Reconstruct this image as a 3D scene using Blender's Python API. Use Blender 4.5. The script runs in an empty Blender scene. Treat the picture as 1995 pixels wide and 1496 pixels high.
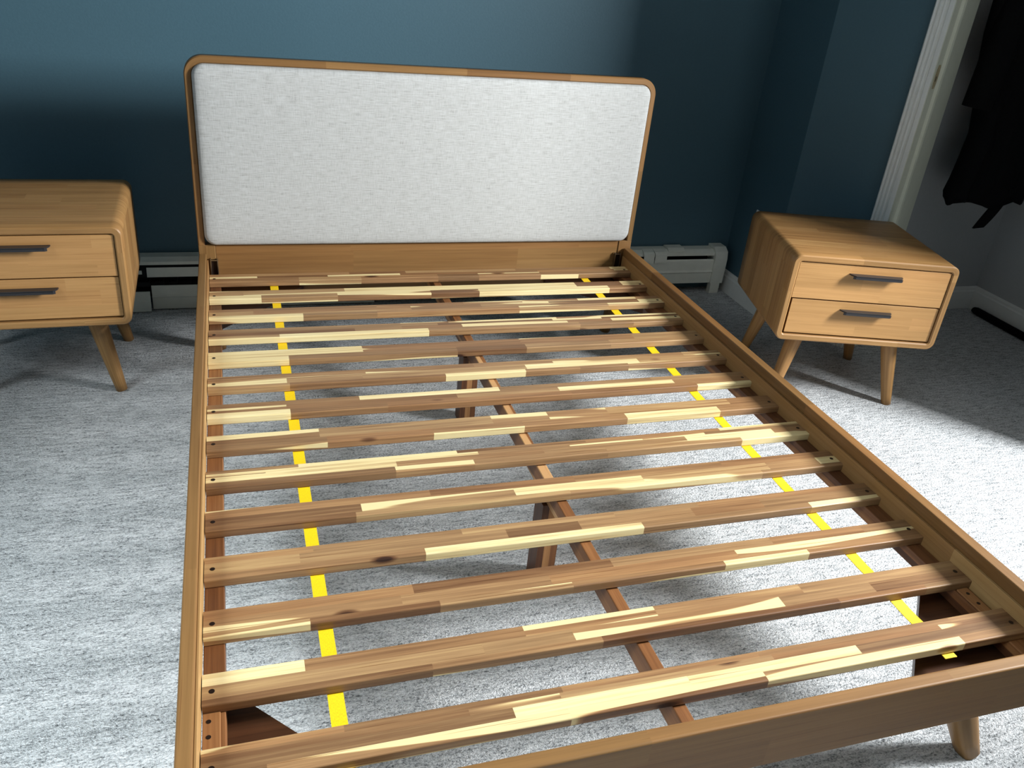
import bpy, math, random
from mathutils import Vector, Matrix
PI = math.pi
rnd = random.Random(7)
SC = bpy.context.scene
COL = SC.collection
Z0 = 0.30                       # height of the slat tops above the carpet

# ---------------------------------------------------------------- camera
W, H, F = 1995.0, 1496.0, 1649.60
cam_d = bpy.data.cameras.new('camera')
cam_o = bpy.data.objects.new('camera', cam_d)
COL.objects.link(cam_o)
yaw, pitch, roll = math.radians(19.7387), math.radians(28.1150), math.radians(5.9912)
f = Vector((math.sin(yaw)*math.cos(pitch), math.cos(yaw)*math.cos(pitch), -math.sin(pitch)))
r = Vector((math.cos(yaw), -math.sin(yaw), 0)); u = r.cross(f)
r2 = r*math.cos(roll) + u*math.sin(roll); u2 = -r*math.sin(roll) + u*math.cos(roll)
M = Matrix((r2, u2, -f)).transposed().to_4x4()
M.translation = Vector((0.1008, -2.7164, 1.0791+Z0))
cam_o.matrix_world = M
cam_d.sensor_fit = 'HORIZONTAL'; cam_d.sensor_width = 36.0
cam_d.lens = F/W*36.0
cam_d.clip_start = 0.02; cam_d.clip_end = 100
SC.camera = cam_o

# ---------------------------------------------------------------- world, light, exposure
SC.view_settings.view_transform = 'Standard'
SC.view_settings.look = 'None'
SC.view_settings.exposure = 0.0
SC.view_settings.gamma = 1.0
SC.view_settings.use_curve_mapping = False
wd = bpy.data.worlds.new('world'); SC.world = wd; wd.use_nodes = True
wn = wd.node_tree.nodes['Background']
wn.inputs[0].default_value = (0.55, 0.75, 1.0, 1); wn.inputs[1].default_value = 1.0

def area(name, loc, rot, sx, sy, power, col):
    d = bpy.data.lights.new(name, 'AREA'); d.shape = 'RECTANGLE'; d.size = sx; d.size_y = sy
    d.energy = power; d.color = col
    o = bpy.data.objects.new(name, d); COL.objects.link(o); o.location = loc; o.rotation_euler = rot
    return o
# daylight entering through the window in the far right wall, and through the window in the left wall
WIN = (3.62, -2.04, 1.92)
area('window_daylight', WIN, (0, math.radians(90), 0), 1.00, 0.60, 375, (0.95, 0.98, 1.0))
sd = area('side_daylight', (-2.35, -2.35, 2.15), (0, 0, 0), 1.5, 1.9, 34, (0.86, 0.96, 1.0))
sd.rotation_euler = Vector((1.4, 0.35, -2.1)).to_track_quat('-Z', 'Y').to_euler()
sd.data.spread = math.radians(70)

# ---------------------------------------------------------------- helpers
def lin(c):
    c = c/255.0
    return c/12.92 if c <= 0.04045 else ((c+0.055)/1.055)**2.4
def rgb(a, b, c): return (lin(a), lin(b), lin(c), 1.0)

class NT:
    def __init__(s, name):
        s.m = bpy.data.materials.new(name); s.m.use_nodes = True
        s.t = s.m.node_tree; s.n = s.t.nodes; s.l = s.t.links
        s.b = s.n['Principled BSDF']
    def node(s, typ, **kw):
        x = s.n.new(typ)
        for k, v in kw.items(): setattr(x, k, v)
        return x
    def link(s, a, b): s.l.new(a, b)
    def val(s, sock, v):
        if hasattr(v, 'is_output') or isinstance(v, bpy.types.NodeSocket): s.l.new(v, sock)
        else: sock.default_value = v
    def math(s, op, a, b=0.0, c=None, clamp=False):
        x = s.node('ShaderNodeMath', operation=op, use_clamp=clamp)
        s.val(x.inputs[0], a); s.val(x.inputs[1], b)
        if c is not None: s.val(x.inputs[2], c)
        return x.outputs[0]
    def mapr(s, v, a, b, c=0.0, d=1.0, smooth=True):
        x = s.node('ShaderNodeMapRange'); x.interpolation_type = 'SMOOTHSTEP' if smooth else 'LINEAR'
        s.val(x.inputs[0], v); x.inputs[1].default_value = a; x.inputs[2].default_value = b
        x.inputs[3].default_value = c; x.inputs[4].default_value = d
        return x.outputs[0]
    def vmul(s, v, sc):
        x = s.node('ShaderNodeVectorMath', operation='MULTIPLY'); s.val(x.inputs[0], v); x.inputs[1].default_value = sc
        return x.outputs[0]
    def noise(s, vec, scale, detail=2.0, rough=0.5, dist=0.0):
        x = s.node('ShaderNodeTexNoise'); s.link(vec, x.inputs['Vector']); x.inputs['Scale'].default_value = scale
        x.inputs['Detail'].default_value = detail; x.inputs['Roughness'].default_value = rough
        x.inputs['Distortion'].default_value = dist
        return x.outputs[0]
    def ramp(s, v, stops, interp='LINEAR'):
        x = s.node('ShaderNodeValToRGB'); s.val(x.inputs[0], v); cr = x.color_ramp; cr.interpolation = interp
        while len(cr.elements) < len(stops): cr.elements.new(0.5)
        for e, (p, c) in zip(cr.elements, stops): e.position = p; e.color = c
        return x.outputs[0]
    def mix(s, fac, a, b, mode='MIX'):
        x = s.node('ShaderNodeMix', data_type='RGBA', blend_type=mode)
        s.val(x.inputs[0], fac); s.val(x.inputs[6], a); s.val(x.inputs[7], b)
        return x.outputs[2]
    def bump(s, h, strength, dist):
        x = s.node('ShaderNodeBump'); x.inputs['Strength'].default_value = strength
        x.inputs['Distance'].default_value = dist; s.link(h, x.inputs['Height'])
        s.link(x.outputs[0], s.b.inputs['Normal'])

def wood_mat(name, stops, rough=0.42, streak=0.34, grain=0.16, sap=True, knots=True, spec=0.35, tint=0.35, lines=0.45):
    """uv.x runs along the grain in metres, uv.y across; 'stave' holds tone, random, sapwood flag."""
    s = NT(name)
    at = s.node('ShaderNodeAttribute', attribute_name='stave')
    sp = s.node('ShaderNodeSeparateColor'); s.link(at.outputs[0], sp.inputs[0])
    uv = s.node('ShaderNodeUVMap', uv_map='grain')
    off = s.node('ShaderNodeCombineXYZ')
    o1 = s.math('MULTIPLY', sp.outputs[1], 31.7); o2 = s.math('MULTIPLY', sp.outputs[1], 57.3)
    s.link(o1, off.inputs[0]); s.link(o2, off.inputs[1]); s.link(o1, off.inputs[2])
    ad = s.node('ShaderNodeVectorMath', operation='ADD'); s.link(uv.outputs[0], ad.inputs[0]); s.link(off.outputs[0], ad.inputs[1])
    v = ad.outputs[0]
    # the grain bends around knots and wanders
    low = s.noise(s.vmul(v, (2.2, 9.0, 1)), 1.0, 2.0)
    st = s.noise(s.vmul(v, (2.4, 105.0, 1)), 1.0, 4.0, 0.6, 0.12)
    gr = s.noise(s.vmul(v, (9.0, 520.0, 1)), 1.0, 4.0, 0.65, 0.0)
    t = s.math('MULTIPLY_ADD', s.math('SUBTRACT', st, 0.5), streak, sp.outputs[0])
    t = s.math('MULTIPLY_ADD', s.math('SUBTRACT', low, 0.5), streak*0.40, t)
    t = s.math('MULTIPLY_ADD', s.math('SUBTRACT', gr, 0.5), grain, t)
    if sap:
        sw = s.noise(s.vmul(v, (1.3, 30.0, 1)), 1.0, 0.0)
        mk = s.mapr(sw, 0.55, 0.575)
        mk = s.math('MULTIPLY', mk, sp.outputs[2])
        t2 = s.math('MULTIPLY_ADD', gr, 0.10, 0.86)
        mm = s.node('ShaderNodeMix', data_type='FLOAT'); s.link(mk, mm.inputs[0]); s.link(t, mm.inputs[2]); s.link(t2, mm.inputs[3])
        t = mm.outputs[0]
    if knots:
        vo = s.node('ShaderNodeTexVoronoi'); s.link(s.vmul(v, (5.0, 13.0, 1)), vo.inputs['Vector']); vo.inputs['Scale'].default_value = 1.0
        sc = s.node('ShaderNodeSeparateColor'); s.link(vo.outputs['Color'], sc.inputs[0])
        on = s.math('GREATER_THAN', sc.outputs[0], 0.52)
        wob = s.math('MULTIPLY_ADD', s.math('SUBTRACT', gr, 0.5), 0.05, vo.outputs['Distance'])
        kn = s.math('MULTIPLY', s.mapr(wob, 0.16, 0.035), on)
        t = s.math('MULTIPLY_ADD', kn, -0.62, t)
    c = s.ramp(t, stops)
    hue = s.math('FRACT', s.math('MULTIPLY', sp.outputs[1], 7.31))
    warm = s.mapr(hue, 0.0, 1.0, 0.0, 1.0, False)
    lim = s.mapr(t, 0.78, 0.60)                       # pale sapwood keeps its cream colour
    c = s.mix(s.math('MULTIPLY', s.math('MULTIPLY', warm, lim), tint), c, (0.80, 0.52, 0.40, 1), 'MULTIPLY')
    ln = s.noise(s.vmul(v, (3.0, 260.0, 1)), 1.0, 2.0, 0.5)
    ld = s.mapr(ln, 0.62, 0.74)
    c = s.mix(s.math('MULTIPLY', ld, lines), c, (0.45, 0.30, 0.20, 1), 'MULTIPLY')
    s.link(c, s.b.inputs['Base Color'])
    s.link(s.math('MULTIPLY_ADD', gr, 0.12, rough-0.06), s.b.inputs['Roughness'])
    s.b.inputs['Specular IOR Level'].default_value = spec
    s.bump(gr, 0.12, 0.0006)
    return s.m

ACACIA = [(0.0, rgb(52, 32, 22)), (0.16, rgb(92, 62, 40)), (0.36, rgb(116, 86, 58)), (0.56, rgb(152, 119, 82)),
          (0.74, rgb(180, 148, 102)), (0.86, rgb(216, 192, 138)), (1.0, rgb(230, 212, 162))]
OAKY = [(0.0, rgb(70, 46, 24)), (0.25, rgb(112, 80, 46)), (0.5, rgb(150, 113, 70)), (0.75, rgb(182, 142, 94)), (1.0, rgb(210, 172, 120))]
M_SLAT = wood_mat('laminated_acacia', ACACIA, streak=0.58, grain=0.26, tint=0.45, lines=0.85)
M_FRAME = wood_mat('stained_acacia', [(p, (c[0]*.80, c[1]*.80, c[2]*.74, 1)) for p, c in OAKY], sap=False, knots=False, streak=0.30, grain=0.15, rough=0.45)
M_STAND = wood_mat('oiled_acacia', [(p, (c[0]*1.0, c[1]*1.0, c[2]*.94, 1)) for p, c in OAKY], sap=False, knots=False, streak=0.52, grain=0.24, rough=0.42, tint=0.2, lines=0.7)
M_DRAWER = wood_mat('drawer_veneer', [(p, (min(1, c[0]*1.18), c[1]*1.16, c[2]*1.08, 1)) for p, c in OAKY], sap=False, knots=False, streak=0.26, grain=0.16, rough=0.45, tint=0.2)
M_UNDER = wood_mat('red_brown_hardwood', [(0, rgb(40, 24, 14)), (.3, rgb(84, 52, 32)), (.55, rgb(126, 82, 48)), (.8, rgb(164, 118, 74)), (1, rgb(196, 154, 106))], rough=0.4, knots=False, streak=0.45, tint=0.05)

def plain(name, col, rough=0.5, metal=0.0, spec=0.5, nz=None):
    s = NT(name); s.b.inputs['Base Color'].default_value = col
    s.b.inputs['Roughness'].default_value = rough; s.b.inputs['Metallic'].default_value = metal
    s.b.inputs['Specular IOR Level'].default_value = spec
    if nz:
        tc = s.node('ShaderNodeTexCoord')
        n = s.noise(tc.outputs['Object'], nz[0], 4.0, 0.6)
        k = s.mapr(n, 0.3, 0.7, 1-nz[1], 1+nz[1], False)
        vm = s.node('ShaderNodeVectorMath', operation='SCALE'); vm.inputs[0].default_value = col[:3]; s.link(k, vm.inputs['Scale'])
        s.link(vm.outputs[0], s.b.inputs['Base Color'])
        s.bump(n, nz[2], 0.001)
    return s.m
M_WALL = plain('blue_wall_paint', rgb(66, 95, 107), 0.55, spec=0.35, nz=(140, 0.04, 0.25))
M_WALL2 = plain('blue_green_wall_paint', rgb(76, 98, 100), 0.55, spec=0.35, nz=(140, 0.04, 0.25))
M_GREY = plain('grey_closet_paint', rgb(170, 172, 172), 0.7, spec=0.2, nz=(120, 0.03, 0.2))
M_CEIL = plain('ceiling_paint', rgb(96, 96, 95), 0.8, nz=(60, 0.02, 0.2))
M_TRIM = plain('white_trim_paint', rgb(224, 226, 222), 0.35, nz=(30, 0.03, 0.05))
M_HEAT = plain('enamelled_heater_metal', rgb(228, 230, 218), 0.38, nz=(25, 0.04, 0.04))
M_DARK = plain('dark_heater_inside', rgb(26, 26, 26), 0.7, nz=(40, 0.2, 0.1))
M_BLACK = plain('black_powder_coat', rgb(34, 33, 36), 0.38, nz=(300, 0.1, 0.1))
M_CLOTH = plain('black_wool', rgb(12, 12, 13), 0.95, spec=0.1, nz=(220, 0.3, 0.5))
M_STEEL = plain('zinc_steel', rgb(176, 172, 160), 0.32, 1.0, nz=(60, 0.06, 0.05))
M_HOLE_PLATE = plain('dark_hole_and_plate', rgb(40, 26, 20), 0.45, 0.5, nz=(400, 0.2, 0.1))  # dark colour for hole shade and for the bracket plate
M_BRASS = plain('painted_brass', rgb(176, 160, 122), 0.4, 0.2, nz=(120, 0.2, 0.1))
M_GLASS = plain('window_sky_glass', rgb(200, 220, 235), 0.1)

def strap_mat():
    s = NT('yellow_webbing'); tc = s.node('ShaderNodeTexCoord')
    n = s.noise(s.vmul(tc.outputs['Object'], (900, 260, 1)), 1.0, 2.0)
    s.link(s.ramp(n, [(0.3, rgb(214, 172, 2)), (0.7, rgb(236, 200, 4))]), s.b.inputs['Base Color'])
    s.b.inputs['Roughness'].default_value = 0.6; s.bump(n, 0.3, 0.0005)
    return s.m
M_STRAP = strap_mat()

def fabric_mat():
    s = NT('cream_linen_fabric'); tc = s.node('ShaderNodeTexCoord'); v = tc.outputs['Object']
    a = s.noise(s.vmul(v, (26, 1, 330)), 1.0, 3.0, 0.6)
    b = s.noise(s.vmul(v, (380, 1, 40)), 1.0, 3.0, 0.6)
    t = s.math('MULTIPLY_ADD', b, 0.4, s.math('MULTIPLY', a, 0.6))
    s.link(s.ramp(t, [(0.30, rgb(146, 145, 142)), (0.45, rgb(178, 178, 175)), (0.62, rgb(192, 193, 191))]), s.b.inputs['Base Color'])
    s.b.inputs['Roughness'].default_value = 0.95; s.b.inputs['Specular IOR Level'].default_value = 0.1
    s.bump(t, 0.5, 0.0015)
    return s.m
M_FAB = fabric_mat()

def carpet_mat():
    s = NT('grey_loop_carpet'); tc = s.node('ShaderNodeTexCoord'); v = tc.outputs['Object']
    rib = s.noise(s.vmul(v, (22, 100, 1)), 1.0, 2.0, 0.55, 0.4)
    loop = s.noise(s.vmul(v, (150, 240, 1)), 1.0, 2.5, 0.7, 0.5)
    fine = s.noise(s.vmul(v, (420, 480, 1)), 1.0, 1.0)
    big = s.noise(v, 1.7, 2.0)
    h = s.math('MULTIPLY_ADD', loop, 0.76, s.math('MULTIPLY_ADD', rib, 0.42, s.math('MULTIPLY', fine, 0.25)))
    t = s.math('MULTIPLY_ADD', s.math('SUBTRACT', big, 0.5), 0.05, h)
    s.link(s.ramp(t, [(0.50, rgb(84, 86, 89)), (0.61, rgb(160, 163, 164)), (0.73, rgb(205, 207, 208)), (0.90, rgb(236, 237, 237))]), s.b.inputs['Base Color'])
    s.b.inputs['Roughness'].default_value = 1.0; s.b.inputs['Specular IOR Level'].default_value = 0.05
    s.bump(h, 1.0, 0.010)
    return s.m
M_CARPET = carpet_mat()

# ---- mesh builders
class MB:
    def __init__(s): s.v = []; s.f = []; s.uv = []; s.st = []; s.sm = []
    def face(s, pts, uv=None, st=(0.5, 0.5, 0), smooth=False):
        i = len(s.v); s.v += [tuple(p) for p in pts]; s.f.append(tuple(range(i, i+len(pts))))
        if uv is None: uv = [(p[0]+p[1]*0.3, p[2]+p[1]) for p in pts]
        s.uv.append(uv); s.st.append(st); s.sm.append(smooth)
    def box(s, a, b, st=None, bev=0.0, along=0):
        """box from corner a to b with optionally chamfered edges; the grain runs along the given axis"""
        st = st or (0.5, rnd.random(), 0)
        (x0, y0, z0), (x1, y1, z1) = a, b
        if x1 < x0: x0, x1 = x1, x0
        if y1 < y0: y0, y1 = y1, y0
        if z1 < z0: z0, z1 = z1, z0
        lo = (x0, y0, z0); hi = (x1, y1, z1); e = min(bev, (x1-x0)*.45, (y1-y0)*.45, (z1-z0)*.45)
        def P(c, k):   # corner c (3 signs), pushed in on all axes but k
            return [ (lo[i] if c[i] < 0 else hi[i]) + (0 if i == k else (e if c[i] < 0 else -e)) for i in range(3)]
        def uvof(pts):
            o = [i for i in range(3) if i != along]
            return [(p[along], p[o[0]]+p[o[1]]*1.37) for p in pts]
        for k in range(3):
            i, j = [q for q in range(3) if q != k]
            for sg in (-1, 1):
                cs = []
                for si, sj in ((-1, -1), (1, -1), (1, 1), (-1, 1)):
                    c = [0, 0, 0]; c[k] = sg; c[i] = si; c[j] = sj; cs.append(P(c, k))
                nrm = (Vector(cs[1])-Vector(cs[0])).cross(Vector(cs[2])-Vector(cs[1]))
                if nrm[k]*sg < 0: cs.reverse()
                s.face(cs, uvof(cs), st)
        if e > 0:
            cen = Vector([(lo[i]+hi[i])/2 for i in range(3)])
            def addq(pts):
                n = (Vector(pts[1])-Vector(pts[0])).cross(Vector(pts[2])-Vector(pts[1]))
                if n.dot(Vector(pts[0])-cen) < 0: pts.reverse()
                s.face(pts, uvof(pts), st)
            for k in range(3):
                i, j = [q for q in range(3) if q != k]
                for si in (-1, 1):
                    for sj in (-1, 1):
                        q = []
                        for sk, kk in ((-1, i), (1, i), (1, j), (-1, j)):
                            c = [0, 0, 0]; c[i] = si; c[j] = sj; c[k] = sk; q.append(P(c, kk))
                        addq(q)
            for a_ in (-1, 1):
                for b_ in (-1, 1):
                    for c_ in (-1, 1): addq([P((a_, b_, c_), k) for k in range(3)])
        return s
    def tube(s, p0, p1, r0, r1, n=20, st=None, caps=True, rings=6, sq=0.0):
        """tapered round leg; sq squares the section"""
        st = st or (0.5, rnd.random(), 0)
        p0 = Vector(p0); p1 = Vector(p1); ax = (p1-p0).normalized()
        a = ax.cross(Vector((0, 1, 0))).normalized(); b = ax.cross(a); L = (p1-p0).length
        prev = None
        for k in range(rings+1):
            t = k/rings; c = p0.lerp(p1, t); rr = r0+(r1-r0)*t; ring = []
            for i in range(n):
                th = 2*PI*i/n; cc, ss = math.cos(th), math.sin(th)
                m = 1.0/max(abs(cc), abs(ss)); q = 1+(m-1)*sq
                ring.append(c+(a*cc+b*ss)*rr*q)
            if prev:
                for i in range(n):
                    j = (i+1) % n
                    s.face([prev[i], prev[j], ring[j], ring[i]],
                           [(L*(k-1)/rings, i/n*r0*6), (L*(k-1)/rings, (i+1)/n*r0*6), (L*t, (i+1)/n*r0*6), (L*t, i/n*r0*6)], st, True)
            elif caps: s.face(list(reversed(ring)), None, st)
            prev = ring
        if caps: s.face(prev, None, st)
        return s
    def prism(s, outline, vec, st=None, along=0):
        st = st or (0.5, rnd.random(), 0)
        a = [Vector(p) for p in outline]; v = Vector(vec); b = [p+v for p in a]
        n = Vector((0, 0, 0))
        for i in range(len(a)): n += a[i].cross(a[(i+1) % len(a)])
        if n.dot(v) > 0: a, b = b, a
        o = [i for i in range(3) if i != along]
        U = lambda pts: [(p[along], p[o[0]]+p[o[1]]*1.37) for p in pts]
        s.face(a, U(a), st); s.face(list(reversed(b)), U(list(reversed(b))), st)
        for i in range(len(a)):
            j = (i+1) % len(a); q = [a[j], a[i], b[i], b[j]]; s.face(q, U(q), st)
        return s
    def build(s, name, mat, parent=None, loc=None, rot=None, weld=True):
        me = bpy.data.meshes.new(name); me.from_pydata(s.v, [], s.f)
        me.uv_layers.new(name='grain'); me.color_attributes.new('stave', 'FLOAT_COLOR', 'CORNER')
        ua = []; ca = []
        for fi, u_ in enumerate(s.uv):
            c = s.st[fi]
            for q in u_: ua += [q[0], q[1]]; ca += [c[0], c[1], c[2], 1.0]
        me.uv_layers['grain'].data.foreach_set('uv', ua)
        me.color_attributes['stave'].data.foreach_set('color', ca)
        for p, sm in zip(me.polygons, s.sm): p.use_smooth = sm
        me.materials.append(mat)
        if weld:
            import bmesh
            bm = bmesh.new(); bm.from_mesh(me); bmesh.ops.remove_doubles(bm, verts=bm.verts, dist=1e-5); bm.to_mesh(me); bm.free()
        me.update()
        o = bpy.data.objects.new(name, me); COL.objects.link(o)
        if parent: o.parent = parent
        if loc: o.location = loc
        if rot: o.rotation_euler = rot
        return o

def empty(name, loc, rz=0.0):
    o = bpy.data.objects.new(name, None); COL.objects.link(o); o.location = loc; o.rotation_euler = (0, 0, rz)
    o.empty_display_size = 0.1
    return o
def tag(o, label=None, cat=None, group=None, kind=None):
    if label: o['label'] = label
    if cat: o['category'] = cat
    if group: o['group'] = group
    if kind: o['kind'] = kind
    return o
def struct(o, label=None): o['kind'] = 'structure'; (label and tag(o, label)); return o

def pick_tone(mode):
    if mode == 'slat':
        q = rnd.random()
        if q < 0.10: return (rnd.uniform(0.84, 0.94), rnd.random(), 0)
        if q < 0.84: return (rnd.uniform(0.46, 0.62), rnd.random(), 1 if rnd.random() < 0.5 else 0)
        return (rnd.uniform(0.34, 0.44), rnd.random(), 1 if rnd.random() < 0.4 else 0)
    if mode == 'soft': return (rnd.uniform(0.42, 0.62), rnd.random(), 0)
    if mode == 'rail': return (rnd.choice([0.34, 0.5, 0.56, 0.72]) + rnd.uniform(-.04, .04), rnd.random(), 0)
    return (0.5, rnd.random(), 0)

def laminated(L, Wd, T, rows, axis, mode, rad=0.003, lmin=0.16, lmax=0.52, tones=None):
    """Board from x=0..L, y=0..Wd, z=-T..0, glued from staves; rows = sizes across axis 1 (y) or 2 (z from the top)."""
    m = MB(); n = 4
    loop = []
    for cx, cy, a0 in ((Wd-rad, -rad, 0), (rad, -rad, 90), (rad, -T+rad, 180), (Wd-rad, -T+rad, 270)):
        for i in range(n+1):
            a = math.radians(a0+90*i/n); loop.append((cx+rad*math.cos(a), cy+rad*math.sin(a)))
    tot = sum(rows); full = Wd if axis == 1 else T
    cuts = []; acc = 0
    for q in rows[:-1]: acc += q*full/tot; cuts.append(acc if axis == 1 else -acc)
    pts = []
    for i in range(len(loop)):
        p, q = loop[i], loop[(i+1) % len(loop)]; pts.append(p)
        k = 0 if axis == 1 else 1
        ins = [c for c in cuts if (p[k]-c)*(q[k]-c) < -1e-12]
        ins.sort(key=lambda c: abs(c-p[k]))
        for c in ins:
            t = (c-p[k])/(q[k]-p[k]); pts.append((p[0]+(q[0]-p[0])*t, p[1]+(q[1]-p[1])*t))
    arc = [0]
    for i in range(len(pts)):
        p, q = pts[i], pts[(i+1) % len(pts)]; arc.append(arc[-1]+math.hypot(p[0]-q[0], p[1]-q[1]))
    def rowof(p, q):
        c = (p[0]+q[0])/2 if axis == 1 else -(p[1]+q[1])/2
        k = 0
        for cc in cuts:
            if c > abs(cc): k += 1
        return k
    for ri in range(len(rows)):
        xs = [0.0]; x = -rnd.uniform(0, lmin)
        while True:
            x += rnd.uniform(lmin, lmax)
            if x > L-0.05: break
            if x > 0.05: xs.append(x)
        xs.append(L)
        if len(xs) > 2 and xs[1] < 0.05: xs.pop(1)
        for a, b in zip(xs[:-1], xs[1:]):
            st = pick_tone(mode) if tones is None else tones()
            for i in range(len(pts)):
                p, q = pts[i], pts[(i+1) % len(pts)]
                if rowof(p, q) != ri: continue
                m.face([(a, p[0], p[1]), (a, q[0], q[1]), (b, q[0], q[1]), (b, p[0], p[1])],
                       [(a, arc[i]), (a, arc[i+1]), (b, arc[i+1]), (b, arc[i])], st)
    for x, rev in ((0, False), (L, True)):
        ring = [(x, p[0], p[1]) for p in pts]
        if not rev: ring = ring[::-1]
        m.face(ring, [(p[1], p[2]) for p in ring], (0.35, 0.3, 0))
    # recompute orientation so that normals point outwards
    for i, fc in enumerate(m.f):
        if len(fc) == 4 and i < len(m.f)-2:
            a, b, c = (Vector(m.v[fc[k]]) for k in (0, 1, 2)); nn = (b-a).cross(c-b)
            ctr = Vector((a.x, Wd/2, -T/2)); mid = (a+c)/2; d = mid-ctr; d.x = 0
            if nn.dot(d) < 0: m.f[i] = tuple(reversed(fc)); m.uv[i] = list(reversed(m.uv[i]))
    return m

def rrect(w0, w1, z0, z1, r, n=8, flat=10):
    """closed rounded rectangle as list of ((x,z), arc) with flat sides subdivided"""
    P = []
    cor = [((w1-r), (z1-r), 0), ((w0+r), (z1-r), 90), ((w0+r), (z0+r), 180), ((w1-r), (z0+r), 270)]
    for ci in range(4):
        cx, cz, a0 = cor[ci]
        for i in range(n+1):
            a = math.radians(a0+90*i/n); P.append((cx+r*math.cos(a), cz+r*math.sin(a)))
        nx, nz, na = cor[(ci+1) % 4]; s_ = P[-1]; e_ = (nx+r*math.cos(math.radians(na)), nz+r*math.sin(math.radians(na)))
        for i in range(1, flat): P.append((s_[0]+(e_[0]-s_[0])*i/flat, s_[1]+(e_[1]-s_[1])*i/flat))
    return P

def ring_case(outer, inner, y0, y1, nrows, mode, closed=True, soft=0.0025, tones=None, jitter=1.0):
    """tube of rectangular path: outer and inner loops in xz, extruded in y; staves run round the loop"""
    m = MB(); N = len(outer); E = N if closed else N-1
    arc = [0]
    for i in range(N):
        p, q = outer[i], outer[(i+1) % N]; arc.append(arc[-1]+math.hypot(p[0]-q[0], p[1]-q[1]))
    def push(p, c, k): return (p[0]+(c[0]-p[0])*k, p[1]+(c[1]-p[1])*k)
    ys = [y0+(y1-y0)*i/nrows for i in range(nrows+1)]
    for i in range(1, nrows): ys[i] += rnd.uniform(-.18, .18)*(y1-y0)/nrows*jitter
    def ins(i, d):     # outer point moved by d towards its inner mate
        p, q = outer[i % N], inner[i % N]; L = math.hypot(p[0]-q[0], p[1]-q[1]); k = d/L
        return (p[0]+(q[0]-p[0])*k, p[1]+(q[1]-p[1])*k)
    def inn(i, d):
        p, q = outer[i % N], inner[i % N]; L = math.hypot(p[0]-q[0], p[1]-q[1]); k = 1-d/L
        return (p[0]+(q[0]-p[0])*k, p[1]+(q[1]-p[1])*k)
    for rI in range(nrows):
        a, b = ys[rI], ys[rI+1]; st = tones() if tones else pick_tone(mode); nxt = rnd.uniform(0.05, 0.5)
        lo = a+(soft if rI == 0 else 0); hi = b-(soft if rI == nrows-1 else 0)
        for i in range(E):
            if arc[i] > nxt: st = tones() if tones else pick_tone(mode); nxt = arc[i]+rnd.uniform(0.2, 0.6)
            p, q = outer[i], outer[(i+1) % N]
            m.face([(p[0], lo, p[1]), (p[0], hi, p[1]), (q[0], hi, q[1]), (q[0], lo, q[1])],
                   [(arc[i], lo), (arc[i], hi), (arc[i+1], hi), (arc[i+1], lo)], st, True)
            if rI == 0:
                for (g1, g2, h1, h2, ya, yb) in ((outer[i], outer[(i+1) % N], ins(i, soft), ins(i+1, soft), lo, a),
                                                 (ins(i, soft), ins(i+1, soft), inn(i, soft), inn(i+1, soft), a, a),
                                                 (inn(i, soft), inn(i+1, soft), inner[i], inner[(i+1) % N], a, lo)):
                    m.face([(h1[0], yb, h1[1]), (g1[0], ya, g1[1]), (g2[0], ya, g2[1]), (h2[0], yb, h2[1])],
                           [(arc[i], a-.02), (arc[i], a), (arc[i+1], a), (arc[i+1], a-.02)], st)
            if rI == nrows-1:
                m.face([(p[0], hi, p[1]), (inner[i][0], b, inner[i][1]), (inner[(i+1) % N][0], b, inner[(i+1) % N][1]), (q[0], hi, q[1])],
                       [(arc[i], b), (arc[i], b+.02), (arc[i+1], b+.02), (arc[i+1], b)], st)
    for i in range(E):
        p, q = inner[i], inner[(i+1) % N]
        m.face([(q[0], y0+soft, q[1]), (q[0], y1, q[1]), (p[0], y1, p[1]), (p[0], y0+soft, p[1])],
               [(arc[i+1], y0), (arc[i+1], y1), (arc[i], y1), (arc[i], y0)], (0.42, 0.4, 0))
    if not closed:
        for i in (0, N-1):
            o, q = outer[i], inner[i]
            m.face([(o[0], y0+soft, o[1]), (q[0], y0+soft, q[1]), (q[0], y1, q[1]), (o[0], y1, o[1])], None, (0.4, 0.4, 0))
    return m

# ================================================================= the room
YB = 0.52                     # back wall
XR = 2.235                    # right wall
HC = 2.95
def wallbox(name, a, b, mat, label=None): return struct(MB().box(a, b).build(name, mat), label)
fl = MB(); fl.face([(-2.6, -6.2, 0), (3.7, -6.2, 0), (3.7, 0.7, 0), (-2.6, 0.7, 0)])
fl.v += []
struct(fl.build('floor', M_CARPET), 'pale grey textured loop carpet')
wallbox('ceiling', (-2.7, -6.3, HC), (3.9, 0.7, HC+0.1), M_CEIL)
wallbox('wall_back', (-2.7, YB, 0), (XR+0.06, YB+0.12, HC), M_WALL, 'dark blue painted wall behind the headboard')
wallbox('wall_right', (XR, 0.156, 0), (XR+0.06, YB, HC), M_WALL, 'dark blue wall strip beside the room corner')
DG = math.radians(34.0); CX, CY = XR, 0.156; TL = 0.394
PIN = (CX+TL*math.sin(DG), CY-TL*math.cos(DG))
o_ = MB().box((0, -.0005, 0), (.300, TL, HC)).build('wall_right_front', M_WALL, loc=(PIN[0], PIN[1], 0), rot=(0, 0, DG))
struct(o_, 'dark blue angled wall between the corner and the door casing')
o_ = MB().box((0, -4.6, 0), (.10, -1.9, HC)).build('wall_right_far', M_WALL) if False else None
wallbox('wall_closet_back', (XR+0.30, 0.18, 0), (3.50, 0.28, HC), M_GREY, 'grey back wall of the closet')
wallbox('wall_closet_right', (3.40, -1.16, 0), (3.50, 0.18, HC), M_GREY, 'grey side wall of the closet')
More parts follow.
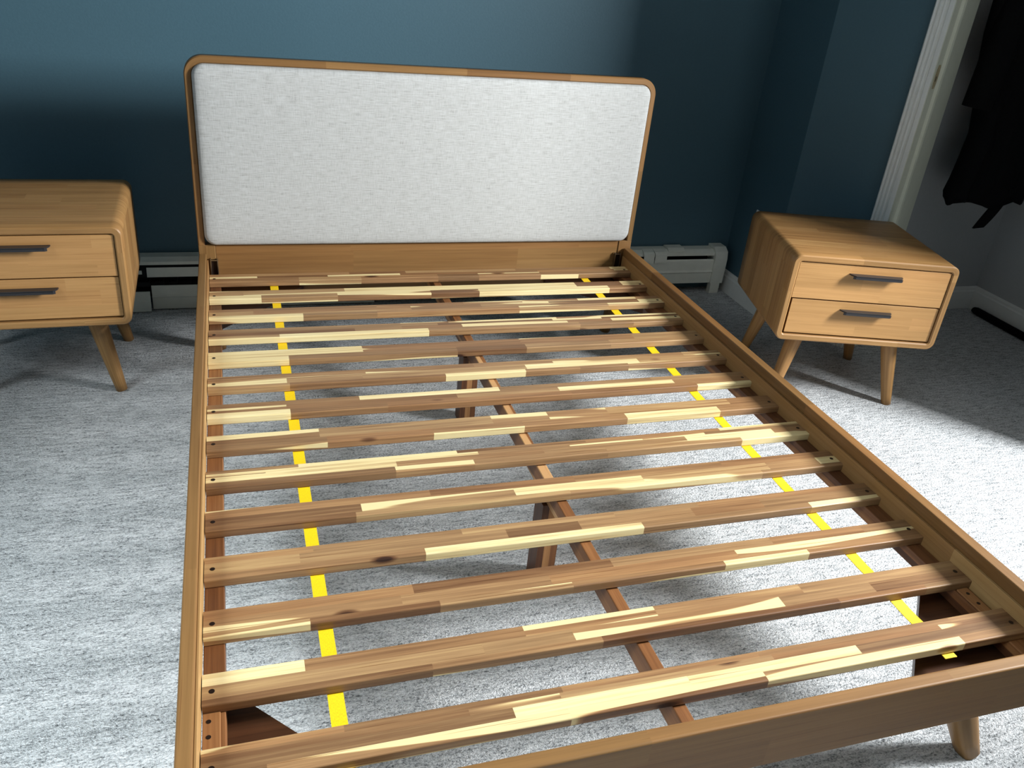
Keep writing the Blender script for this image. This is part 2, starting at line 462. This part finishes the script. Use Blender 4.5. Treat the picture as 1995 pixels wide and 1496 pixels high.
wallbox('wall_light_blocker', (2.80, -1.16, 0), (3.40, -1.08, HC), M_GREY)  # unseen partition stub, added to cut off the window light
wallbox('wall_hall', (3.50, -1.26, 0), (3.8, -1.16, HC), M_WALL)
wallbox('wall_front', (-2.7, -6.3, 0), (3.8, -6.2, HC), M_WALL)
def wall_with_window(name, x0, x1, ya, yb, wy0, wy1, wz0, wz1, mat):
    m = MB(); m.box((x0, ya, 0), (x1, wy0, HC)); m.box((x0, wy1, 0), (x1, yb, HC))
    m.box((x0, wy0, 0), (x1, wy1, wz0)); m.box((x0, wy0, wz1), (x1, wy1, HC))
    return struct(m.build(name, mat, weld=False))
wall_with_window('wall_far_right', 3.7, 3.8, -6.2, -1.26, -2.44, -1.64, 1.30, 2.54, M_WALL)
wall_with_window('wall_left', -2.7, -2.6, -6.2, YB, -3.35, -1.35, 1.20, 2.80, M_WALL)
def window(name, x, y0, y1, z0, z1):
    w = empty(name, (x, (y0+y1)/2, z0)); struct(w); h = z1-z0; q = (y1-y0)/2
    for a, b in (((-.04, -q, 0), (.04, -q+.05, h)), ((-.04, q-.05, 0), (.04, q, h)), ((-.04, -q+.05, 0), (.04, q-.05, .05)), ((-.04, -q+.05, h-.05), (.04, q-.05, h))):
        MB().box(a, b, bev=.004).build('window_frame', M_TRIM, w)
    MB().box((-.02, -q+.05, h*.5-.015), (.02, q-.05, h*.5+.015)).build('glazing_bar', M_TRIM, w)
window('window_1', 3.76, -2.44, -1.64, 1.30, 2.54)
window('window_2', -2.66, -3.35, -1.35, 1.20, 2.80)

def profile_run(name, prof, p0, p1, nrm, mat, parent=None):
    """extrude a profile [(out, z)] along p0->p1, out measured along nrm"""
    m = MB(); p0 = Vector((*p0, 0)); p1 = Vector((*p1, 0)); n = Vector((*nrm, 0))
    a = [p0+n*o+Vector((0, 0, z)) for o, z in prof]
    m.prism(a, p1-p0)
    return m.build(name, mat, parent)
BP = [(0, 0), (.014, 0), (.014, .072), (.010, .078), (.010, .086), (.004, .094), (0, .096)]
struct(profile_run('baseboard_right', BP, (XR, YB), (XR, CY), (-1, 0), M_TRIM), 'white moulded baseboard under the blue wall')
struct(profile_run('baseboard_right_front', BP, (CX, CY), (PIN[0]-.062*math.sin(DG), PIN[1]+.062*math.cos(DG)), (-math.cos(DG), -math.sin(DG)), M_TRIM))
BP2 = [(0, 0), (.014, 0), (.014, .085), (.010, .092), (.010, .100), (.003, .108), (0, .108)]
struct(profile_run('baseboard_closet', BP2, (XR+.45, .18), (3.40, .18), (0, -1), M_TRIM), 'white baseboard along the closet back wall')
struct(profile_run('baseboard_closet_right', BP2, (3.40, .18), (3.40, -1.08), (-1, 0), M_TRIM), 'white baseboard along the closet side wall')
struct(profile_run('baseboard_left', BP, (-2.6, -6.2), (-2.6, YB), (1, 0), M_TRIM))

# door casing (fluted) and jamb with strike plate
dr = struct(empty('door_1', (PIN[0], PIN[1], 0), DG), 'white door opening with fluted casing and strike plate')
cas = []
cy0, cy1 = 0.088, 0.0        # local y from outer edge to inner edge
flute = [(0.064, 0), (0.064, -.012), (0.060, -.018), (0.055, -.018), (0.052, -.012), (0.047, -.017), (0.042, -.0175), (0.039, -.011), (0.036, -.011),
         (0.032, -.0165), (0.027, -.0165), (0.024, -.010), (0.020, -.010), (0.016, -.0165), (0.009, -.018), (0.003, -.019), (0.0, -.019), (0, 0)]
MB().prism([(x, y, 0) for y, x in flute], (0, 0, 2.2)).build('casing', M_TRIM, dr)
M_OLD = plain('aged_trim_paint', rgb(206, 208, 190), 0.45, nz=(30, .03, .05))
MB().box((-.019, -.003, 0), (0.302, -.0006, 2.2)).build('jamb', M_OLD, dr)
MB().prism([(.050, -.003, 0), (.056, -.013, 0), (.070, -.016, 0), (.085, -.014, 0), (.100, -.006, 0), (0.302, -.005, 0), (0.302, -.003, 0)], (0, 0, 2.2)).build('door_stop', M_OLD, dr)
sp_ = MB(); pts = []
for i in range(24):
    a = 2*PI*i/24; pts.append((.022+.021*math.cos(a), -.0032, 1.06+.040*max(-1, min(1, 1.25*math.sin(a)))))
sp_.prism(pts, (0, -.0012, 0)); spo = sp_.build('strike_plate', M_BRASS, dr)
MB().box((.014, -.0047, 1.045), (.022, -.0044, 1.062)).build('latch_hole', M_DARK, spo)

# ================================================================= baseboard heater on the back wall
ht = empty('baseboard_heater', (0.98, YB, 0))
tag(ht, 'long white metal baseboard heater along the blue back wall', 'heater')
X = lambda x: x-0.98
MB().box((X(-1.9), -.012, .03), (X(2.17), -.001, .185)).build('back_plate', M_DARK, ht)
def hprof(name, prof, x0, x1, mat=M_HEAT, parent=ht):
    return MB().prism([(X(x0), -o, z) for o, z in prof], (x1-x0, 0, 0)).build(name, mat, parent)
hprof('top_cover', [(0, .200), (.045, .200), (.066, .188), (.066, .176), (.063, .176), (.063, .186), (.044, .195), (0, .195)], -1.9, 2.15)
# right run: front panel with crease
PR = [(.066, .160), (.072, .153), (.072, .110), (.078, .102), (.074, .096), (.070, .048), (.066, .048), (.070, .096), (.074, .104), (.068, .110), (.068, .151), (.062, .157)]
hprof('front_panel', PR, 0.62, 2.14)
# left run: panel hanging lower and two sections with a gap between
PL = [(.066, .096), (.070, .096), (.073, .060), (.078, .054), (.074, .048), (.074, .004), (.070, .004), (.070, .048), (.072, .056), (.068, .062)]
hprof('front_panel', PL, -0.217, 0.61)
PL2 = [(.080, .078), (.085, .078), (.088, .046), (.092, .040), (.096, .004), (.092, .004), (.087, .040), (.083, .046)]
hprof('front_panel', PL2, -1.9, -0.222)
hprof('damper', [(.060, .163), (.064, .165), (.070, .130), (.066, .128)], -0.227, 0.60)
hprof('damper', [(.052, .150), (.056, .150), (.056, .136), (.052, .136)], -1.9, -0.245)
fe = MB(); fe.tube((X(-1.85), -.038, .09), (X(2.12), -.038, .09), .011, .011, 10, rings=1)
for i in range(60): x = -0.75+i*.048; fe.box((X(x), -.058, .066), (X(x)+.0006, -.018, .114))
fe.build('heating_element', M_DARK, ht, weld=False)
for x0, x1 in ((1.782, 1.832), (1.836, 1.893)):
    hprof('joint_clip', [(.040, .2035), (.066, .196), (.078, .186), (.0795, .150), (.076, .150), (.0745, .184), (.064, .192), (.040, .1995)], x0, x1)
hprof('top_tab', [(.005, .2005), (.044, .2005), (.060, .194), (.060, .199), (.044, .208), (.005, .208)], 1.905, 1.985)
hprof('end_cap', [(0, .048), (0, .212), (.050, .212), (.076, .196), (.083, .165), (.083, .110), (.080, .048)], 2.135, 2.195)
hprof('end_cap_foot', [(.050, 0), (.050, .05), (.078, .05), (.078, 0)], 2.140, 2.185)
MB().tube((X(-.10), -.0745, .118), (X(-.10), -.078, .118), .004, .004, 10).build('screw_or_hole', M_STEEL, ht)

# ================================================================= outlet on the right wall
ol = empty('wall_outlet', (XR-.006, .300, .43)); ol.rotation_euler = (0, 0, 0)
tag(ol, 'white electrical outlet on the blue wall just above the right nightstand', 'outlet')
ol.location = (XR, .318, .362)
MB().box((-.006, -.036, -.058), (-.0005, .036, .058), bev=.002).build('cover_plate', M_TRIM, ol)
for dz in (-.022, .022):
    oo = MB().box((-.0085, -.016, dz-.014), (-.006, .016, dz+.014), bev=.001).build('socket', M_TRIM, ol)
    for dy in (-.006, .006): MB().box((-.0092, dy-.0016, dz-.003), (-.0086, dy+.0016, dz+.007)).build('slot', M_DARK, oo)

# ================================================================= bed frame
bed = empty('bed_frame', (0.748, -0.95, 0))
tag(bed, 'queen wooden slatted bed frame without a mattress, cream upholstered headboard', 'bed')
BX, BY = 0.748, -0.95
def bl(x, y, z): return (x-BX, y-BY, z+Z0)       # bed coordinates (slat top = 0) to local
def bpart(m, name, mat, x=0, y=0, z=0, rot=None, parent=bed): return m.build(name, mat, parent, bl(x, y, z) if parent is bed else (x, y, z), rot)

RH = 0.057
XLo, XLi, XRi, XRo = -0.0237, -0.001, 1.492, 1.520
YF0, YF1 = -2.000, -1.975
def softdark(): return (rnd.uniform(0.42, 0.50), rnd.random(), 0)
# side rails run along y: boards built along x then turned
def rail(x0, x1, name, tones):
    L = 0.070-YF1
    m = laminated(L, x1-x0, 0.114, [4, 7.4], 2, 'rail', rad=.003, lmin=.35, lmax=.9, tones=tones)
    return bpart(m, name, M_FRAME, x1, YF1, RH, (0, 0, PI/2))
def railtone(): return (rnd.choice([.30, .38, .46, .58])+rnd.uniform(-.03, .03), rnd.random(), 0)
rail(XLo, XLi, 'side_rail', softdark)
rail(XRi, XRo, 'side_rail', railtone)
# inner support strips screwed to the rails
m = laminated(2.03, .007, .062, [1], 2, 'soft', rad=.001, lmin=.5, lmax=1.1, tones=lambda: (rnd.choice([.62, .80]), rnd.random(), 0)); bpart(m, 'ledger_strip', M_FRAME, XRi-.0002, -1.972, .030, (0, 0, PI/2))
m = laminated(2.03, .0045, .062, [1], 2, 'soft', rad=.001, lmin=.5, lmax=1.1, tones=lambda: (rnd.uniform(.65, .8), rnd.random(), 0)); bpart(m, 'ledger_strip', M_FRAME, .0038, -1.972, .040, (0, 0, PI/2))
def under(): return (rnd.choice([.32, .45, .6]), rnd.random(), 0)
m = laminated(2.04, .036, .034, [1, 1], 2, 'soft', rad=.002, tones=under); bpart(m, 'cleat', M_UNDER, XRi-.0075, -1.972, -.0195, (0, 0, PI/2))
m = laminated(2.04, .034, .034, [1, 1], 2, 'soft', rad=.002, tones=under); bpart(m, 'cleat', M_UNDER, .039, -1.972, -.0195, (0, 0, PI/2))
# footboard
m = laminated(XRo-XLo, YF1-YF0, 0.114, [4.5, 7], 2, 'soft', rad=.0035, lmin=.3, lmax=.8, tones=softdark); bpart(m, 'footboard', M_FRAME, XLo, YF0, RH)
# headboard: open ring, posts, panel, cushion
yh0, yh1 = 0.0762, 0.116
def arch(x0, x1, zb, zt, rr, n=10):
    P = [(x1, zb+(zt-rr-zb)*i/6) for i in range(6)]
    for i in range(n+1): a = math.radians(90*i/n); P.append((x1-rr+rr*math.cos(a), zt-rr+rr*math.sin(a)))
    P += [(x1-rr+(x0+rr-x1+rr)*i/16, zt) for i in range(1, 16)]
    for i in range(n+1): a = math.radians(90+90*i/n); P.append((x0+rr+rr*math.cos(a), zt-rr+rr*math.sin(a)))
    P += [(x0, zt-rr+(zb-zt+rr)*i/6) for i in range(1, 7)]
    return P
xa, xb, zt = -.024, 1.522, .668
outer = arch(xa, xb, .084, zt, .055); inner = arch(xa+.021, xb-.021, .084, zt-.0205, .036)
m = ring_case(outer, inner, yh0, yh1, 1, 'soft', closed=False, soft=.003, tones=lambda: (rnd.uniform(.36, .60), rnd.random(), 0))
bpart(m, 'headboard_frame', M_FRAME)
for x0, x1 in ((xa, xa+.052), (xb-.052, xb)):
    m = MB().box((x0, yh0, .084), (x1, yh1, -.205), (rnd.uniform(.42, .5), rnd.random(), 0), bev=.002, along=2)
    bpart(m, 'headboard_post', M_FRAME)
    cx = (x0+x1)/2
    m = MB().tube((cx, (yh0+yh1)/2, -.205), (cx+(.02 if cx < 1 else -.02), (yh0+yh1)/2, -.2999), .027, .018, 20, (.4, rnd.random(), 0), sq=.4)
    bpart(m, 'leg', M_FRAME)
m = laminated(xb-xa-.106, .030, .190, [1.2, 4.5, 3], 2, 'soft', rad=.002, lmin=.3, lmax=.9, tones=lambda: (rnd.uniform(.46, .55), rnd.random(), 0))
bpart(m, 'headboard_panel', M_FRAME, xa+.053, yh0+.004, .0835)
# cushion
def cushion():
    m = MB(); x0, x1, z0, z1 = xa+.0215, xb-.0215, .0855, zt-.021
    rings = []
    for d, y in ((0.0, .030), (.0, .004), (.0006, -.003), (.002, -.0075), (.005, -.0115), (.010, -.0140), (.022, -.0160), (.05, -.0175), (.11, -.0185)):
        rings.append([(px, yh0+y, pz) for px, pz in rrect(x0+d, x1-d, z0+d, z1-d, max(.035-d*.6, .006), 8, 16)])
    for a, b in zip(rings[:-1], rings[1:]):
        for i in range(len(a)):
            j = (i+1) % len(a); m.face([a[i], a[j], b[j], b[i]], None, smooth=True)
    m.face(rings[-1], None, smooth=True); m.face(rings[0][::-1])
    return m
bpart(cushion(), 'headboard_cushion', M_FAB)
# metal hook brackets joining rail and headboard
for x in (.0095, XRi-.034):
    m = MB()
    m.box((x, .066, -.048), (x+.0025, .0762, .040)); m.box((x+.0215, .066, -.048), (x+.024, .0762, .040))
    m.box((x+.002, .064, .034), (x+.022, .070, .036))
    b_ = bpart(m, 'hook_bracket', M_STEEL)
    bpart(MB().box((x+.0025, .0740, -.048), (x+.0215, .0755, .036)), 'bracket_plate', M_HOLE_PLATE, parent=b_)
    bpart(MB().tube((x+.012, .0735, .014), (x+.012, .069, .014), .005, .004, 12), 'bolt', M_STEEL, parent=b_)

# slats
PY, SW, ST = 0.1427, 0.0652, 0.0194
LEFT_TOP = -.0341
for k in range(14):
    y = LEFT_TOP-PY*k
    q = rnd.choice([[1.0, 1.0, 1.05], [1.2, .7, 1.1], [.8, 1.3, .9], [1, 1, .6, .7], [.55, 1.2, 1.2], [1.1, 1.7]])
    m = laminated(1.4795, SW, ST, q, 1, 'slat', rad=.0028, lmin=.14, lmax=.50)
    s_ = bpart(m, 'slat', M_SLAT, .0052, y, 0)
    for hx in (.0145, 1.465):
        hy = rnd.uniform(.026, .034)
        t_ = MB().tube((hx, hy, -.0003), (hx, hy, .0003), .0046, .0046, 14, rings=1)
        t_.build('screw_or_hole', M_HOLE_PLATE, s_)  # thin dark disc paints the shade of a countersunk hole
# yellow webbing under the slats
def strap(x0, x1):
    m = MB(); y1 = LEFT_TOP+SW; y0 = LEFT_TOP-13*PY-.009; n = 90; pv = None
    for i in range(n+1):
        y = y1+(y0-y1)*i/n
        ph = ((y-LEFT_TOP) % PY)/PY
        z = -ST-.0006-(0.0016*math.sin(PI*max(0, (ph-.457)/.543)) if ph > .457 else 0)
        dx = .0012*math.sin(y*2.3)
        row = [(x0+dx, y, z), (x1+dx, y, z)]
        if pv: m.face([pv[0], pv[1], row[1], row[0]]); m.face([(pv[0][0], pv[0][1], pv[0][2]-.0012), (row[0][0], row[0][1], row[0][2]-.0012), (row[1][0], row[1][1], row[1][2]-.0012), (pv[1][0], pv[1][1], pv[1][2]-.0012)])
        pv = row
    return m
bpart(strap(.1916, .2170), 'webbing_strap', M_STRAP)
bpart(strap(1.2888, 1.3154), 'webbing_strap', M_STRAP)
# centre beam and its feet
m = laminated(2.045, .0246, .045, [1, 1], 2, 'soft', rad=.002, lmin=.3, lmax=.8, tones=lambda: (rnd.uniform(.42, .62), rnd.random(), 1 if rnd.random() < .4 else 0))
bpart(m, 'centre_beam', M_UNDER, .7621, -1.974, -.0225, (0, 0, PI/2))
for y in (-.49, -1.24, ):
    m = MB()
    for i in range(3):
        m.box((.7275+.0165*i, y-.026, -.069), (.7275+.0165*(i+1), y+.026, -.2995), ((.30, .78, .45)[i], rnd.random(), 0), bev=0.0, along=2)
    bpart(m, 'centre_leg', M_UNDER)
# corner braces (flat triangles), corner blocks, feet
for sx, xi in ((1, .0045), (-1, XRi-.0065)):
    for sy, yi, ln in ((1, YF1, .312), (-1, yh0-.001, .30)):
        pts = [(xi, yi, -.060), (xi+sx*ln, yi, -.060), (xi+sx*ln, yi+sy*.012, -.060), (xi+sx*.03, yi+sy*(ln+.005), -.060), (xi, yi+sy*(ln+.005), -.060)]
        bpart(MB().prism(pts, (0, 0, -.018), (.22, rnd.random(), 0)), 'corner_brace', M_UNDER)
    # small screwed block between the last two slats
    bx = xi+(0 if sx == 1 else -.036)
    cb = bpart(MB().box((bx+.001, -1.815, -.0193), (bx+.027, -1.7475, -.0145), (.66, rnd.random(), 0), bev=.001, along=1), 'corner_block', M_UNDER)
    for yy in (-1.7640, -1.7925):
        bpart(MB().tube((bx+.010+(.004 if sx < 0 else 0), yy, -.0146), (bx+.010+(.004 if sx < 0 else 0), yy, -.0140), .0038, .0038, 12, rings=1), 'screw_or_hole', M_HOLE_PLATE, parent=cb)  # dark discs stand in for the shaded holes of the block
for sx, xt in ((1, .115), (-1, 1.375)):
    xe = .043 if sx == 1 else 1.447
    m = MB().tube((xt, -1.865, -.1035), (xe, -1.912, -.2998), .034, .021, 24, (.55, rnd.random(), 0), sq=.35)
    bpart(m, 'leg', M_FRAME)

# ================================================================= nightstands
NW, ND, NZ0, NZ1 = 0.5558, 0.4837, -0.0516+Z0, 0.2476+Z0
def nightstand(loc, rz, label):
    t = empty('nightstand', loc, rz); tag(t, label, 'nightstand', 'matching two-drawer nightstands')
    th = .021
    outer = rrect(0, NW, NZ0, NZ1, .027); inner = rrect(th, NW-th, NZ0+th, NZ1-th, .008)
    m = ring_case(outer, inner, 0, ND, 9, 'soft', soft=.0035, tones=lambda: (rnd.uniform(.46, .58), rnd.random(), 0))
    m.build('case', M_STAND, t)
    MB().box((th, ND-.012, NZ0+th), (NW-th, ND-.004, NZ1-th), (.4, .3, 0)).build('back_panel', M_STAND, t)
    # drawers
    iz0, iz1 = NZ0+th, NZ1-th; hh = (iz1-iz0)
    specs = [(th+.0022, NW-th-.0022, iz0+hh*.500+.0022, iz1-.003, .005), (th+.0085, NW-th-.0022, iz0+.0045, iz0+hh*.500-.0022, .008)]
    for x0, x1, z0, z1, yy in specs:
        m = laminated(x1-x0, .018, z1-z0, [1, 1.3, 1], 2, 'soft', rad=.0018, lmin=.2, lmax=.6, tones=lambda: (rnd.uniform(.56, .63), rnd.random(), 0))
        d = m.build('drawer', M_DRAWER, t, (x0, yy, z1))
        MB().box((.012, .019, -(z1-z0)+.012), (x1-x0-.012, .40, -.018), (.3, .3, 0)).build('drawer_box', M_UNDER, d)
        # tab pull with slanted ends
        hx0, hx1 = (x1-x0)*.335, (x1-x0)*.685; hz = -.026
        pl = [(hx0, .0005, hz), (hx1, .0005, hz), (hx1-.002, -.010, hz), (hx1-.012, -.024, hz), (hx0+.014, -.024, hz), (hx0+.003, -.010, hz)]
        q = MB(); q.prism(pl, (0, 0, -.004)); q.prism([(hx0+.006, -.0205, hz-.002), (hx0+.014, -.024, hz-.002), (hx1-.012, -.024, hz-.002), (hx1-.006, -.0205, hz-.002)], (0, 0, -.009))
        q.build('drawer_pull', M_BLACK, d, weld=False)
    # base rails under the case
    m = MB(); m.box((.07, .055, NZ0-.022), (NW-.07, .075, NZ0-.0005), (.5, rnd.random(), 0)); m.box((.07, ND-.075, NZ0-.022), (NW-.07, ND-.055, NZ0-.0005), (.5, rnd.random(), 0))
    m.box((.075, .075, NZ0-.022), (.095, ND-.075, NZ0-.0005), (.5, rnd.random(), 0), along=1); m.box((NW-.095, .075, NZ0-.022), (NW-.075, ND-.075, NZ0-.0005), (.5, rnd.random(), 0), along=1)
    m.build('base_rail', M_STAND, t, weld=False)
    for ex, sx in ((0, 1), (NW, -1)):
        for ey, sy in ((0, 1), (ND, -1)):
            top = (ex+sx*.112, ey+sy*.090, NZ0-.001); bot = (ex+sx*.062, ey+sy*.060, .0003)
            st = (rnd.uniform(.46, .58), rnd.random(), 0)
            m = MB().tube(top, bot, .0290, .0165, 24, st, rings=8)
            lg = m.build('leg', M_STAND, t)
            # curved gusset between leg and base rail
            g = []; R = .055
            for i in range(9):
                a = math.radians(90*i/8); g.append((top[0]+sx*(.018+R-R*math.sin(a)), top[1]-.008, NZ0-.001-(R*.65)*(1-math.cos(a))))
            g = [(top[0]+sx*.010, top[1]-.008, NZ0-.001)]+g[:]+[(top[0]+sx*.008, top[1]-.008, NZ0-.001-R*.65)]
            MB().prism(g, (0, .016, 0), st).build('gusset', M_STAND, t)
    return t
nightstand((1.8017, -0.5305, 0), math.radians(-15.06), 'wooden two-drawer nightstand turned at an angle right of the bed, by the closet')
nightstand((-0.7663, -0.2379, 0), math.radians(1.328), 'wooden two-drawer nightstand left of the bed, cut off by the photo edge')

# ================================================================= closet contents
cl = empty('clothes_rod', (2.85, -.10, 1.78)); tag(cl, 'grey metal clothes rod across the closet above the black coat', 'rod')
MB().tube((-.552, 0, 0), (.549, 0, 0), .014, .014, 16, rings=1).build('pole', M_STEEL, cl)
for sx, a in ((-.5525, 1), (.5495, -1)): MB().tube((sx, 0, 0), (sx+a*.006, 0, 0), .028, .028, 20, rings=1).build('flange', M_STEEL, cl)

ct = empty('black_coat', (3.04, -.02, .575)); tag(ct, 'long black coat hanging in the closet with its belt end dangling', 'coat')
def coat():
    m = MB(); prev = None; n = 64
    # (z, x left, x right, half depth) seen against the closet back wall
    prof = [(.575, -.197, .190, .060), (.60, -.205, .192, .064), (.66, -.192, .188, .070), (.74, -.180, .184, .074), (.84, -.170, .178, .076), (.95, -.195, .170, .078), (1.05, -.23, .17, .08),
            (1.20, -.26, .18, .08), (1.35, -.27, .20, .08), (1.42, -.25, .19, .07), (1.455, -.15, .13, .05), (1.475, -.06, .05, .04)]
    for z, a, b, d in prof:
        ring = []
        for i in range(n):
            th = 2*PI*i/n; c, s_ = math.cos(th), math.sin(th)
            fold = .012*math.sin(th*7+z*1.5)+.007*math.sin(th*13+1.3)
            sgn = 1 if c >= 0 else -1
            hx = (b if c >= 0 else -a)
            x = hx*abs(c)**.8*sgn; y = (d+fold)*(1 if s_ >= 0 else -1)*abs(s_)**.8
            zz = z+(.010*math.sin(th*5+.6)+.006*math.sin(th*9) if z < .61 else 0)
            ring.append((x, y, zz-.575))
        if prev:
            for i in range(n):
                j = (i+1) % n; m.face([prev[i], prev[j], ring[j], ring[i]], None, smooth=True)
        else: m.face(ring[::-1])
        prev = ring
    m.face(prev); return m
coat().build('coat_body', M_CLOTH, ct)
def sleeve(x0, x1, z0, z1, y):
    m = MB(); m.tube((x0, y, z0), (x1, y, z1), .060, .052, 24, rings=6); return m
sleeve(-.195, -.232, .83, .370, -.030).build('sleeve', M_CLOTH, ct)
sleeve(.155, .150, .83, .40, -.050).build('sleeve', M_CLOTH, ct)
b_ = MB(); pv = None
for i in range(11):
    t = i/10; z = .06-.158*t; x = .045-.070*t-.02*t*t; w = .017+.012*math.sin(t*PI*.8)
    row = [(x-w, -.062, z), (x+w, -.066, z+.006), (x+w, -.058, z+.006), (x-w, -.054, z)]
    if pv:
        for a in range(4): c = (a+1) % 4; b_.face([pv[a], pv[c], row[c], row[a]])
    else: b_.face(row[::-1])
    pv = row
b_.face(pv); b_.build('belt_end', M_CLOTH, ct)
hg = empty('coat_hanger', (3.04, -.055, 1.56)); tag(hg, 'dark hanger holding the black coat on the closet rod', 'hanger')
hk = MB(); pp = [(0, 0, .03), (0, 0, .16)]+[(0, -.045+.022*math.cos(a), .220+.022*math.sin(a)) for a in [math.radians(q) for q in (-60, -20, 20, 60, 100, 140, 180)]]
pp = [Vector(p) for p in pp]
for a, b in zip(pp[:-1], pp[1:]): hk.tube(a, b, .0022, .0022, 8, rings=1)
hk.build('hook', M_STEEL, hg, weld=False)
MB().tube((-.17, 0, -.05), (0, 0, .03), .009, .008, 10).tube((0, 0, .03), (.16, 0, -.05), .008, .009, 10).build('arms', M_BLACK, hg, weld=False)

br = empty('black_bar', (3.362, -.22, 0)); tag(br, 'long thin black bar lying on the carpet along the closet baseboard', 'bar')
m = MB(); L0 = .34
ring_prev = None
for y, s_ in ((L0, .2), (L0-.006, .75), (L0-.02, 1), (0, 1), (-L0+.02, 1), (-L0+.006, .75), (-L0, .2)):
    ring = [(.020*s_*math.cos(2*PI*i/16)*(1.0), y, .0165+.016*s_*math.sin(2*PI*i/16)) for i in range(16)]
    if ring_prev:
        for i in range(16): j = (i+1) % 16; m.face([ring_prev[i], ring_prev[j], ring[j], ring[i]], None, smooth=True)
    else: m.face(ring[::-1])
    ring_prev = ring
m.face(ring_prev); m.build('sleeve_tube', M_CLOTH, br)


# ================================================================= beyond the right edge of the view: unseen low chest added to shade the carpet and footboard
ch = empty('added_shade_chest', (2.62, -2.46, 0)); tag(ch, 'unseen low grey chest added right of the bed foot to shade it', 'chest')
MB().box((-.24, -.46, .06), (.24, .46, 1.0), bev=.006).build('carcass', M_GREY, ch)
for i in range(4):
    d_ = MB().box((-.258, -.445, .080+i*.228), (-.2405, .445, .296+i*.228), bev=.004).build('drawer', M_GREY, ch)
    for ky in (-.2, .2): MB().tube((-.2585, ky, .19+i*.228), (-.280, ky, .19+i*.228), .014, .016, 14, rings=2).build('knob', M_BLACK, d_)
for sx in (-.20, .20):
    for sy in (-.41, .41): MB().tube((sx, sy, .0595), (sx, sy, .0003), .022, .018, 14, rings=1).build('foot', M_BLACK, ch)
